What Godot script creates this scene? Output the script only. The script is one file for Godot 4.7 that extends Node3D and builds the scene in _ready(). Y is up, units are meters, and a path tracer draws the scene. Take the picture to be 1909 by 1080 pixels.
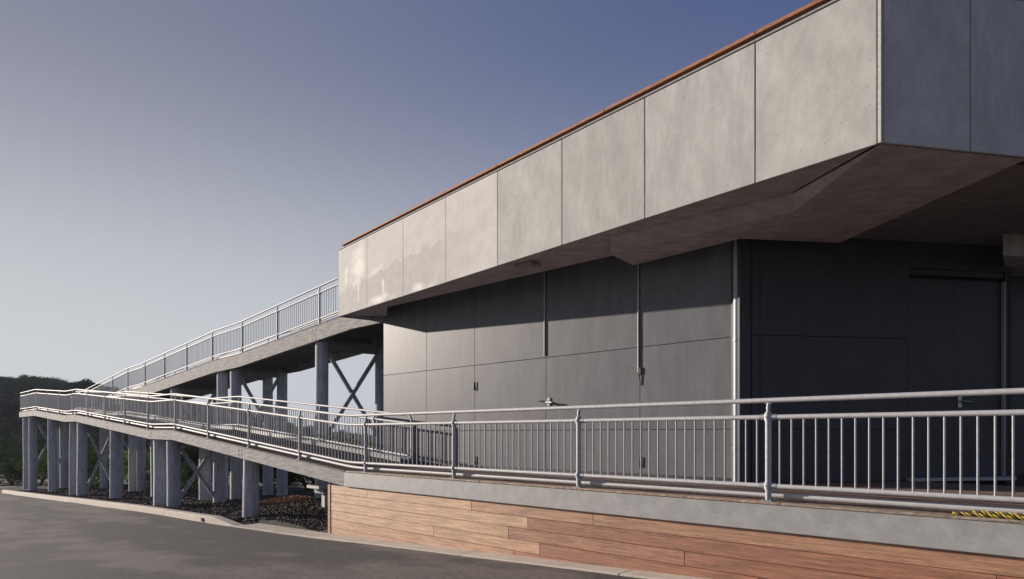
extends Node3D
# Frames: FD = deck, ramps and main wall (x to the right along them, z towards the viewer); FF = parapet; FR = parapet return; FW = shaded wall.
const E := 1.4          # eye height above the asphalt under the camera
const EDGE := 6.453     # distance of the deck edge line from the camera
var FD := Transform3D(Basis(Vector3(.6962, 0, .7179), Vector3.UP, Vector3(-.7179, 0, .6962)), Vector3.ZERO)
var FF := Transform3D(Basis(Vector3(.6205, 0, .7842), Vector3.UP, Vector3(-.7842, 0, .6205)), Vector3.ZERO)
var FR := Transform3D(Basis(Vector3(.9787, 0, -.2052), Vector3.UP, Vector3(.2052, 0, .9787)), Vector3(3.34, 0, -6.16))
var FW := Transform3D(Basis(Vector3(.9855, 0, -.1699), Vector3.UP, Vector3(.1699, 0, .9855)), Vector3(3.16, 0, -9.11))
var WORLD := Transform3D.IDENTITY
var M := {}
var used := {}
var rng := RandomNumberGenerator.new()
var patchy := FastNoiseLite.new()
const GROUND := [[-60, -.9], [-10, -1.1], [0, -1.37], [4, -1.556], [11.7, -1.90], [15.6, -2.02], [21, -2.15], [27, -2.36], [32, -2.55], [42, -2.92], [60, -3.3], [120, -3.6], [400, -4.0]]
const LOWER := [[-20, -.665], [10.9, -.665], [20.2, .125], [22.2, .14], [31.6, .79], [33.5, .80], [40, 1.18], [60, 1.18]]
const UPPER := [[0, 2.95], [14.5, 2.95], [21.2, 2.50], [23.2, 2.46], [31.4, 1.94], [33.2, 1.89], [42, 1.2], [60, 1.2]]
const KERB := [[-60, 6.3], [-10, 6.25], [5, 6.2], [10.8, 6.09], [13.4, 5.97], [17, 5.82], [30.8, 5.5], [38.6, 5.4], [60, 5.3]]

# ---------------------------------------------------------------- helpers
func lut(t: Array, x: float) -> float:
	for i in range(t.size() - 1):
		if x <= t[i + 1][0]:
			return lerpf(t[i][1], t[i + 1][1], clampf((x - t[i][0]) / (t[i + 1][0] - t[i][0]), 0, 1))
	return t[t.size() - 1][1]

func g(s: float) -> float: return lut(GROUND, s) + E

func mb() -> SurfaceTool:
	var st := SurfaceTool.new()
	st.begin(Mesh.PRIMITIVE_TRIANGLES)
	return st

func tri(st: SurfaceTool, a: Vector3, b: Vector3, c: Vector3, out: Vector3) -> void:
	var n := (b - a).cross(c - a)
	if n.length_squared() < 1e-16: return
	var front := n.dot(out) > 0
	st.set_normal(n.normalized() if front else -n.normalized())
	st.add_vertex(a)
	if front:
		st.add_vertex(c); st.add_vertex(b)
	else:
		st.add_vertex(b); st.add_vertex(c)

func quad(st: SurfaceTool, a: Vector3, b: Vector3, c: Vector3, d: Vector3, out: Vector3) -> void:
	tri(st, a, b, c, out); tri(st, a, c, d, out)

func cv(c: Vector3, h: Vector3, k: int, s: Vector3, b: float) -> Vector3:
	var v := Vector3(h.x - b, h.y - b, h.z - b)
	v[k] = h[k]
	return c + v * s

# A box with chamfered edges.
func bx(st: SurfaceTool, lo: Vector3, hi: Vector3, b := 0.0) -> void:
	var c := (lo + hi) / 2
	var h := ((hi - lo) / 2).abs()
	b = minf(b, minf(h.x, minf(h.y, h.z)) * .8)
	for k in 3:
		var i := (k + 1) % 3
		var j := (k + 2) % 3
		for sg in [-1.0, 1.0]:
			var q := []
			for e in [[-1, -1], [1, -1], [1, 1], [-1, 1]]:
				var s := Vector3.ONE
				s[k] = sg; s[i] = e[0]; s[j] = e[1]
				q.append(cv(c, h, k, s, b))
			var o := Vector3.ZERO
			o[k] = sg
			quad(st, q[0], q[1], q[2], q[3], o)
	if b <= 0: return
	for k in 3:
		var i := (k + 1) % 3
		var j := (k + 2) % 3
		for si in [-1.0, 1.0]:
			for sj in [-1.0, 1.0]:
				var s0 := Vector3.ONE
				s0[i] = si; s0[j] = sj; s0[k] = -1
				var s1 := s0
				s1[k] = 1
				var o := s0
				o[k] = 0
				quad(st, cv(c, h, i, s0, b), cv(c, h, i, s1, b), cv(c, h, j, s1, b), cv(c, h, j, s0, b), o)
	for x in [-1.0, 1.0]:
		for y in [-1.0, 1.0]:
			for z in [-1.0, 1.0]:
				var s := Vector3(x, y, z)
				tri(st, cv(c, h, 0, s, b), cv(c, h, 1, s, b), cv(c, h, 2, s, b), s)

# A beam of rectangular section between two points, up as given.
func bar(st: SurfaceTool, a: Vector3, b: Vector3, wide: float, high: float, up := Vector3.UP) -> void:
	var t := (b - a).normalized()
	var side := t.cross(up).normalized()
	var u := side.cross(t).normalized()
	var p := []
	for e in [a, b]:
		for k in [[-1, -1], [1, -1], [1, 1], [-1, 1]]:
			p.append(e + side * k[0] * wide / 2 + u * k[1] * high / 2)
	for k in 4:
		var k2 := (k + 1) % 4
		quad(st, p[k], p[k2], p[k2 + 4], p[k + 4], (p[k] + p[k2]) / 2 - a)
	quad(st, p[0], p[1], p[2], p[3], -t)
	quad(st, p[4], p[5], p[6], p[7], t)

func tube(st: SurfaceTool, pts: Array, radii, n := 10) -> void:
	var rings := []
	var norms := []
	var side := Vector3.ZERO
	for i in pts.size():
		var t: Vector3 = (pts[mini(i + 1, pts.size() - 1)] - pts[maxi(i - 1, 0)]).normalized()
		if side == Vector3.ZERO:
			side = t.cross(Vector3.RIGHT if absf(t.y) > .9 else Vector3.UP).normalized()
		side = (side - t * side.dot(t)).normalized()
		var up := side.cross(t)
		var r: float = radii[i] if radii is Array else radii
		var ring := []
		var nr := []
		for k in n:
			var a := TAU * k / n
			var d := side * cos(a) + up * sin(a)
			nr.append(d); ring.append(pts[i] + d * r)
		rings.append(ring); norms.append(nr)
	for i in range(pts.size() - 1):
		for k in n:
			var k2 := (k + 1) % n
			var v := [rings[i][k], rings[i][k2], rings[i + 1][k2], rings[i + 1][k]]
			var w := [norms[i][k], norms[i][k2], norms[i + 1][k2], norms[i + 1][k]]
			var order := [0, 1, 2, 0, 2, 3]
			if (v[1] - v[0]).cross(v[2] - v[0]).dot(w[0]) > 0: order = [0, 2, 1, 0, 3, 2]
			for q in order:
				st.set_normal(w[q]); st.add_vertex(v[q])
	for e in [0, pts.size() - 1]:
		var o: Vector3 = pts[e] - pts[1 if e == 0 else e - 1]
		for k in range(1, n - 1):
			tri(st, rings[e][0], rings[e][k], rings[e][k + 1], o)

# A vertical prism over a ground outline of (X, depth) points; the underside may slope.
func prism(st: SurfaceTool, pts: Array, low: Array, top: float) -> void:
	var poly := PackedVector2Array()
	for p in pts: poly.append(Vector2(p[0], p[1]))
	var ids := Geometry2D.triangulate_polygon(poly)
	var lo := []
	var hi := []
	var mid := Vector3.ZERO
	for i in pts.size():
		lo.append(Vector3(pts[i][0], low[i] + E, -pts[i][1])); hi.append(Vector3(pts[i][0], top + E, -pts[i][1]))
	for i in range(0, ids.size(), 3):
		tri(st, lo[ids[i]], lo[ids[i + 1]], lo[ids[i + 2]], Vector3.DOWN)
		tri(st, hi[ids[i]], hi[ids[i + 1]], hi[ids[i + 2]], Vector3.UP)
	var cw := Geometry2D.is_polygon_clockwise(poly)
	for i in pts.size():
		var j := (i + 1) % pts.size()
		var e: Vector3 = hi[j] - hi[i]
		var o := Vector3(e.z, 0, -e.x)
		# outward side found by testing a point just beside the edge
		var m: Vector3 = (hi[i] + hi[j]) / 2 + o.normalized() * .002
		if Geometry2D.is_point_in_polygon(Vector2(m.x, -m.z), poly): o = -o
		quad(st, lo[i], lo[j], hi[j], hi[i], o)

# A section (l offset, y offset) swept along a profile between s0 and s1 in the deck frame.
func sweep(st: SurfaceTool, profile: Array, s0: float, s1: float, l0: float, l1: float, y0: float, y1: float, tilt := 0.0) -> void:
	var ss := [s0]
	for p in profile:
		if p[0] > s0 + .01 and p[0] < s1 - .01: ss.append(float(p[0]))
	ss.append(s1)
	for i in range(ss.size() - 1):
		var q := []
		for s in [ss[i], ss[i + 1]]:
			var y := lut(profile, s) + E
			q.append([Vector3(-s, y + y0, -l0), Vector3(-s, y + y0, -l1), Vector3(-s, y + y1, -l1), Vector3(-s, y + y1, -l0)])
		var outs := [Vector3.DOWN, Vector3(0, 0, -1), Vector3.UP, Vector3(0, 0, 1)]
		for k in 4:
			var k2 := (k + 1) % 4
			quad(st, q[0][k], q[0][k2], q[1][k2], q[1][k], outs[k] * signf(y1 - y0) if k % 2 == 0 else outs[k])
		if i == 0: quad(st, q[0][0], q[0][1], q[0][2], q[0][3], Vector3.RIGHT)
		if i == ss.size() - 2: quad(st, q[1][0], q[1][1], q[1][2], q[1][3], Vector3.LEFT)

func numbered(called: String, parent: Node) -> String:
	var key := str(parent.get_instance_id()) + called
	used[key] = used.get(key, -1) + 1
	return called if used[key] == 0 else "%s_%03d" % [called, used[key]]

func put(mesh: Mesh, called: String, m: Material, parent: Node, f: Transform3D) -> MeshInstance3D:
	var o := MeshInstance3D.new()
	o.mesh = mesh
	o.name = numbered(called, parent)
	if m: o.material_override = m
	parent.add_child(o, true)
	o.global_transform = f
	return o

func part(st: SurfaceTool, called: String, m: Material, parent: Node, f: Transform3D) -> MeshInstance3D:
	return put(st.commit(), called, m, parent, f)

func tag(o: Node, label: String, category := "", group := "", kind := "") -> Node:
	if label: o.set_meta("label", label)
	if category: o.set_meta("category", category)
	if group: o.set_meta("group", group)
	if kind: o.set_meta("kind", kind)
	return o

func thing(called: String, label: String, category: String, at: Vector3, f: Transform3D, group := "") -> Node3D:
	var o := Node3D.new()
	o.name = numbered(called, self)
	add_child(o, true)
	o.global_transform = Transform3D(f.basis, f * at)
	tag(o, label, category, group)
	return o

func structure(o: Node, label := "") -> Node:
	return tag(o, label, "", "", "structure")

# ---------------------------------------------------------------- materials
func noise_image(freq: float, octaves: int, sd: int, size := 512, kind := FastNoiseLite.TYPE_SIMPLEX_SMOOTH) -> Image:
	var n := FastNoiseLite.new()
	n.seed = sd; n.frequency = freq; n.fractal_octaves = octaves; n.noise_type = kind
	return n.get_seamless_image(size, size)

# Grey texture around 1: layers is a list of [freq, octaves, seed, strength]; pits adds small dark holes.
func grey(layers: Array, pits := 0.0, size := 512) -> ImageTexture:
	var im := Image.create(size, size, true, Image.FORMAT_RGB8)
	var src := []
	for a in layers: src.append(noise_image(a[0], a[1], a[2], size).get_data())
	var out := PackedByteArray()
	out.resize(size * size * 3)
	var r := RandomNumberGenerator.new()
	r.seed = 5
	for i in size * size:
		var v := .82
		for k in src.size(): v += (float(src[k][i]) / 255.0 - .5) * layers[k][3]
		var b := int(clampf(v, 0.02, 1.0) * 255)
		out[i * 3] = b; out[i * 3 + 1] = b; out[i * 3 + 2] = b
	for k in int(pits):
		var p := r.randi() % (size * size)
		var w := r.randi_range(1, 2)
		for dx in w:
			for dy in w:
				var q := (p + dx + dy * size) % (size * size)
				for c in 3: out[q * 3 + c] = int(out[q * 3 + c] * .72)
	im = Image.create_from_data(size, size, false, Image.FORMAT_RGB8, out)
	im.generate_mipmaps()
	return ImageTexture.create_from_image(im)

func bumps(freq: float, octaves: int, sd: int, strength: float, size := 512) -> ImageTexture:
	var im := noise_image(freq, octaves, sd, size)
	im.convert(Image.FORMAT_RGB8)
	im.bump_map_to_normal_map(strength)
	im.generate_mipmaps()
	return ImageTexture.create_from_image(im)

func mat(base: Color, rough: float, tex: Texture2D = null, scale := Vector3.ONE, nor: Texture2D = null, nscale := .5, metal := 0.0) -> StandardMaterial3D:
	var m := StandardMaterial3D.new()
	var c := base / .82 if tex else base
	c.a = 1.0
	m.albedo_color = c.linear_to_srgb()
	m.roughness = rough; m.metallic = metal
	if tex: m.albedo_texture = tex
	if nor:
		m.normal_enabled = true; m.normal_texture = nor; m.normal_scale = nscale
	if tex or nor:
		m.uv1_triplanar = true; m.uv1_scale = scale
	return m

func make_materials() -> void:
	var mottled := grey([[.006, 4, 11, .10], [.03, 3, 12, .06], [.25, 2, 13, .06]], 200)
	var faint := grey([[.008, 4, 14, .10], [.04, 3, 15, .06], [.3, 2, 16, .06]])
	var stains := grey([[.008, 5, 17, .17], [.03, 3, 18, .08]])
	var fine := grey([[.02, 4, 21, .22], [.3, 2, 22, .25]])
	var grain := grey([[.02, 4, 31, .4], [.12, 3, 32, .3]])
	var pgrain := grey([[.015, 3, 33, .30], [.1, 3, 34, .16]])
	var speck := grey([[.02, 3, 41, .25], [.09, 3, 43, .45], [.4, 2, 42, .5]])
	var nfine := bumps(.12, 4, 51, 3.0)
	var ngrain := bumps(.05, 4, 52, 5.0)
	var nspeck := bumps(.35, 3, 53, 6.0)
	M.concrete = mat(Color(.545, .537, .518), .8, mottled, Vector3(.75, .24, .5), nfine, .05)
	M.concrete_b = mat(Color(.56, .55, .528), .8, mottled, Vector3(.5, .3, .5), nfine, .05)
	M.concrete_b.uv1_offset = Vector3(.37, .21, .1)
	M.concrete_c = mat(Color(.53, .52, .50), .8, mottled, Vector3(.8, .26, .5), nfine, .05)
	M.concrete_c.uv1_offset = Vector3(.71, .63, .4)
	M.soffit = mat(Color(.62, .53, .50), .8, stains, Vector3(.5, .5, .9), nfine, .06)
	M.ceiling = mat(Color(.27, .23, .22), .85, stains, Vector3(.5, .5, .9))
	M.gap = mat(Color(.02, .02, .02), .9)
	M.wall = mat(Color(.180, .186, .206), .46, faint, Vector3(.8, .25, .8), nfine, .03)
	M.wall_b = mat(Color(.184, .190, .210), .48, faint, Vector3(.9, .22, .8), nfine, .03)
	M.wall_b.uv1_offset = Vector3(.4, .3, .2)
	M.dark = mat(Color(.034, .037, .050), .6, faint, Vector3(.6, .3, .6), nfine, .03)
	M.trim = mat(Color(.06, .06, .07), .4, fine, Vector3.ONE)
	M.galv = mat(Color(.62, .62, .625), .62, faint, Vector3(3, 3, 3), null, .15, .15)
	M.galv_dull = mat(Color(.44, .45, .475), .55, faint, Vector3(4, 4, 4), null, .2, .25)
	M.fitting = mat(Color(.44, .45, .47), .55, fine, Vector3(6, 6, 6), null, .3, .3)
	M.beam = mat(Color(.42, .42, .42), .5, faint, Vector3(.9, .9, .9), nfine, .03)
	M.ramp_beam = mat(Color(.38, .37, .36), .85, pgrain, Vector3(.25, 2.2, 2.2), ngrain, .1)
	M.pile = mat(Color(.50, .52, .58), .8, pgrain, Vector3(1.6, .25, 1.6), ngrain, .3)
	M.pile_b = mat(Color(.46, .48, .535), .8, pgrain, Vector3(1.9, .3, 1.9), ngrain, .3)
	M.pile_b.uv1_offset = Vector3(.3, .6, .2)
	M.brace = mat(Color(.44, .455, .50), .8, grain, Vector3(1.0, 1.0, 1.0), ngrain, .4)
	M.under = mat(Color(.30, .29, .30), .9, grain, Vector3(.5, 2, 2))
	M.ramp_deck = mat(Color(.20, .175, .16), .85, grain, Vector3(2, 2, .4), ngrain, .4)
	M.mulch = mat(Color(.055, .046, .042), .95, speck, Vector3(.9, .9, .9), nspeck, 1.0)
	M.kerb = mat(Color(.70, .62, .52), .85, mottled, Vector3(.5, .5, .5), nspeck, .3)
	M.asphalt = mat(Color(1, 1, 1), .82, speck, Vector3(.8, .8, .8), nspeck, .5)
	M.asphalt.vertex_color_use_as_albedo = true
	M.earth = mat(Color(.07, .075, .04), .95, speck, Vector3(.1, .1, .1))
	M.cap = mat(Color(.40, .165, .075), .75, grain, Vector3(.3, 5, 5), ngrain, .3)
	M.flash = mat(Color(.34, .33, .33), .75, fine, Vector3(2, 2, 2))
	M.white = mat(Color(.66, .64, .6), .6, fine, Vector3(3, 3, 3))
	M.lens = mat(Color(.35, .30, .28), .3)
	M.steel = mat(Color(.32, .32, .33), .35, null, Vector3.ONE, null, 0, .8)
	M.black = mat(Color(.015, .015, .016), .5)
	M.rope_yellow = mat(Color(.40, .28, .025), .7)
	for i in 9:                                     # cladding boards: tan at the far end to red brown
		var t := i / 8.0
		var c := Color(.66, .42, .265).lerp(Color(.29, .095, .056), t)
		M["plank%d" % i] = mat(c, .55, pgrain, Vector3(.16, 3.2, 3.2), ngrain, .12)
		M["plank%d" % i].uv1_offset = Vector3(i * .17, i * .31, i * .23)
	for i in 6:                                     # deck boards; the last two for the paler, scuffed edge row
		var tone := Color(.31, .20, .145).lerp(Color(.22, .155, .125), i / 3.0) if i < 4 else Color(.42 - .06 * (i - 4), .29, .22)
		M["board%d" % i] = mat(tone, .7, grain, Vector3(.3, 4, 6), ngrain, .4)
		M["board%d" % i].uv1_offset = Vector3(i * .27, 0, i * .4)
	for q in [M.concrete, M.concrete_b, M.concrete_c, M.wall, M.wall_b]: q.metallic_specular = .31
	M.bark = mat(Color(.10, .08, .06), .9, grain, Vector3(2, .4, 2))
	M.leaf = StandardMaterial3D.new()
	M.leaf.vertex_color_use_as_albedo = true
	M.leaf.roughness = .9
	M.leaf.metallic_specular = .1
	M.leaf.cull_mode = BaseMaterial3D.CULL_DISABLED
	M.leaf.backlight_enabled = true
	M.leaf.backlight = Color(.32, .40, .10)

# ---------------------------------------------------------------- sky
func make_sky(sun: Vector3) -> PanoramaSkyMaterial:
	var w := 512
	var h := 256
	var im := Image.create(w, h, false, Image.FORMAT_RGBF)
	for j in h:
		var th := (j + .5) / h * PI
		for i in w:
			var ph := (i + .5) / w * TAU
			var d := Vector3(sin(ph) * sin(th), cos(th), -cos(ph) * sin(th))
			var e := maxf(rad_to_deg(asin(d.y)), 0.0)
			var ga := rad_to_deg(acos(clampf(d.dot(sun), -1, 1)))
			var c := Vector3(.037, .067, .178)
			c += Vector3(.325, .328, .275) * exp(-pow(e / 20.1, 2.75))
			c += Vector3(.127, .108, .065) * exp(-pow(ga / 61.9, 3.26))
			if d.y < 0: c = c.lerp(Vector3(.10, .095, .09), smoothstep(0, .1, -d.y))
			im.set_pixel(i, j, Color(c.x, c.y, c.z))
	var p := PanoramaSkyMaterial.new()
	p.panorama = ImageTexture.create_from_image(im)
	return p

# ---------------------------------------------------------------- ground
func s_of(x: float, z: float) -> float: return -.6962 * x + .7179 * z
func l_of(x: float, z: float) -> float: return .7179 * x + .6962 * z

func terrain(x: float, z: float) -> float:
	var s := s_of(x, z)
	var y := g(clampf(s, -50, 400)) - .08
	var a := lut([[-400, 13], [-150, 13], [-105, 9.4], [-90, 8.2], [-77, 6.2], [-55, 3.2], [-39, 1.2], [0, 0], [400, 0]], x * 140.0 / maxf(z, 60.0)) if z > 0 else 0.0
	var rise := smoothstep(58.0, 140.0, z)
	y += a * rise * 1.0 + rise * 3.6 * smoothstep(0.0, 5.0, a)
	y += patchy.get_noise_2d(x * .6, z * .6) * 1.6 * smoothstep(60, 120, z)
	if z > 140: y -= (z - 140) * .02 * rise
	return y

func bed_edge(s: float) -> float:
	return lerpf(6.48, lut(KERB, s) + .20, smoothstep(14.5, 15.9, s))

func bed(s: float, l: float) -> float:
	var y := g(s) + .07 + patchy.get_noise_2d(s * 9, l * 9) * .07
	y += .27 * exp(-pow((s - 15.2) / 2.4, 2) - pow((l - 8.7) / 1.3, 2))
	y += .16 * exp(-pow((s - 17.8) / 1.3, 2) - pow((l - 8.7) / .8, 2))
	return y

func build_ground() -> void:
	var st := mb()
	var n := 120
	var rad := [0.0]
	var r := 3.0
	while r < 2600:
		rad.append(r); r *= 1.10
	for i in range(rad.size() - 1):
		for k in n:
			var q := []
			for e in [[i, k], [i + 1, k], [i + 1, k + 1], [i, k + 1]]:
				var a: float = TAU * e[1] / n
				var x: float = rad[e[0]] * sin(a)
				var z: float = rad[e[0]] * cos(a)
				q.append(Vector3(x, terrain(x, z), -z))
			quad(st, q[0], q[1], q[2], q[3], Vector3.UP)
	structure(part(st, "ground", M.earth, self, WORLD))
	# asphalt with worn, dusty and oily patches
	st = mb()
	var wear := FastNoiseLite.new()
	wear.seed = 8; wear.frequency = .16; wear.fractal_octaves = 5
	var ss := []
	var s := -14.0
	while s < 48.1:
		ss.append(s); s += .16 if s < 16 else (.3 if s < 26 else .6)
	var col := func(sv: float, lv: float) -> Color:
		var t := wear.get_noise_2d(sv * .55, lv * 2.0) * 1.1 + .5 * wear.get_noise_2d(sv * 2.2 + 50, lv * 5.1) + .45 * wear.get_noise_2d(sv * 6.0, lv * 11.0 + 30)
		return Color(.082, .075, .075).lerp(Color(.21, .178, .157), clampf(t * 1.8 + .36, 0, 1))
	for i in range(ss.size() - 1):
		var nl := 110
		for k in nl:
			var p := []
			var cs := []
			for e in [[ss[i], k], [ss[i + 1], k], [ss[i + 1], k + 1], [ss[i], k + 1]]:
				var lk := lut(KERB, e[0]) + .02
				var f: float = pow(float(e[1]) / nl, 1.7)
				var l := lerpf(lk, -34.0, f)
				p.append(Vector3(-e[0], g(e[0]) + patchy.get_noise_2d(e[0] * 4, l * 4) * .012, -l))
				cs.append(col.call(e[0], l))
			for id in [0, 1, 2, 0, 2, 3] if (p[1] - p[0]).cross(p[2] - p[0]).y < 0 else [0, 2, 1, 0, 3, 2]:
				st.set_normal(Vector3(-.04, 1, 0).normalized()); st.set_color(cs[id]); st.add_vertex(p[id])
	structure(part(st, "road", M.asphalt, self, FD))
	# garden bed under the ramps
	st = mb()
	for i in 76:
		for k in 24:
			var q := []
			for e in [[i, k], [i + 1, k], [i + 1, k + 1], [i, k + 1]]:
				var sv: float = 11.2 + e[0] * .46
				var lv := lerpf(bed_edge(sv), 14.0, pow(e[1] / 24.0, 1.4))
				q.append(Vector3(-sv, bed(sv, lv) if e[1] > 0 else g(sv) - .05, -lv))
			quad(st, q[0], q[1], q[2], q[3], Vector3.UP)
	structure(part(st, "garden_bed", M.mulch, self, FD))
	var chip := mb()
	bx(chip, Vector3(-.5, -.12, -.2), Vector3(.5, .12, .2))
	var mm := MultiMesh.new()
	mm.transform_format = MultiMesh.TRANSFORM_3D
	mm.use_colors = true
	mm.mesh = chip.commit()
	var cm := mat(Color(1, 1, 1), .9)
	cm.vertex_color_use_as_albedo = true
	mm.instance_count = 42000
	for i in mm.instance_count:
		var sv := 11.8 + pow(rng.randf(), 1.5) * 30.0
		var lv := rng.randf_range(bed_edge(sv) + .06, 11.5)
		var b := Basis.from_euler(Vector3(rng.randf_range(-.6, .6), rng.randf() * TAU, rng.randf_range(-.6, .6))).scaled_local(Vector3.ONE * rng.randf_range(.035, .095))
		mm.set_instance_transform(i, Transform3D(b, Vector3(-sv, bed(sv, lv) + .012, -lv)))
		var t := rng.randf()
		var bare := smoothstep(1.0, .3, Vector2((sv - 17.7) / 1.7, (lv - 8.6) / 1.0).length())
		var dark := Color(.045, .038, .038).lerp(Color(.10, .072, .06), t * t) if t < .96 else Color(.2, .16, .13)
		mm.set_instance_color(i, dark.lerp(Color(.55, .28, .16), bare * .95))
	var o := MultiMeshInstance3D.new()
	o.multimesh = mm; o.material_override = cm; o.name = "bark_mulch"
	add_child(o, true)
	o.global_transform = FD
	tag(o, "dark chipped bark mulch covering the bed beneath the ramps", "mulch", "", "stuff")

func build_kerb() -> void:
	var k := thing("kerb", "", "", Vector3(-28, g(28), -5.6), FD)
	structure(k)
	var sv := 15.9
	while sv < 42.0:                                 # upstand kerb in cast lengths
		var s1 := minf(sv + 2.98, 42.0)
		var st := mb()
		kerb_piece(st, sv, s1, .15, .15)
		part(st, "kerb_stone", M.kerb, k, FD)
		sv = s1 + .02
	var st := mb()
	kerb_piece(st, 14.7, 15.89, .02, .15)
	part(st, "kerb_ramp", M.kerb, k, FD)
	st = mb()                                        # drain outlet through the kerb
	var sh := 16.35
	tube(st, [Vector3(-sh, g(sh) + .06, -lut(KERB, sh) - .03), Vector3(-sh, g(sh) + .06, -lut(KERB, sh) + .013)], .042, 14)
	part(st, "drain_outlet", M.black, k, FD)
	var a := thing("concrete_apron", "", "", Vector3(-5, g(5), -6.3), FD)
	structure(a)
	sv = -9.0
	while sv < 14.68:
		var s1 := minf(sv + 2.72, 14.69)
		st = mb()
		var steps := 6
		for i in steps:
			var q := []
			for e in [i, i + 1]:
				var x := lerpf(sv, s1, e / float(steps))
				var lk := lut(KERB, x)
				q.append([Vector3(-x, g(x) - .1, -lk), Vector3(-x, g(x) + .012, -lk), Vector3(-x, g(x) + .02, -lk - .012), Vector3(-x, g(x) + .028, -6.5)])
			quad(st, q[0][0], q[0][1], q[1][1], q[1][0], Vector3(0, 0, 1))
			quad(st, q[0][1], q[0][2], q[1][2], q[1][1], Vector3(0, 1, 1))
			quad(st, q[0][2], q[0][3], q[1][3], q[1][2], Vector3.UP)
		part(st, "concrete_slab", M.kerb, a, FD)
		sv = s1 + .016

func kerb_piece(st: SurfaceTool, s0: float, s1: float, h0: float, h1: float) -> void:
	var prev := []
	for i in 5:
		var x := lerpf(s0, s1, i / 4.0)
		var h := lerpf(h0, h1, i / 4.0)
		var lk := lut(KERB, x)
		var y := g(x)
		var sec := [Vector3(-x, y - .1, -lk), Vector3(-x, y + h * .8, -lk - .03), Vector3(-x, y + h, -lk - .06), Vector3(-x, y + h, -lk - .24), Vector3(-x, y + h * .85, -lk - .26), Vector3(-x, y - .1, -lk - .26)]
		var outs := [Vector3(0, .1, 1), Vector3(0, 1, 1), Vector3.UP, Vector3(0, 1, -1), Vector3(0, 0, -1)]
		if prev:
			for k in 5: quad(st, prev[k], prev[k + 1], sec[k + 1], sec[k], outs[k])
		if i == 0 or i == 4:
			for k in range(1, 5): tri(st, sec[0], sec[k], sec[k + 1 if k < 5 else 0], Vector3.RIGHT if i == 0 else Vector3.LEFT)
		prev = sec

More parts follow.
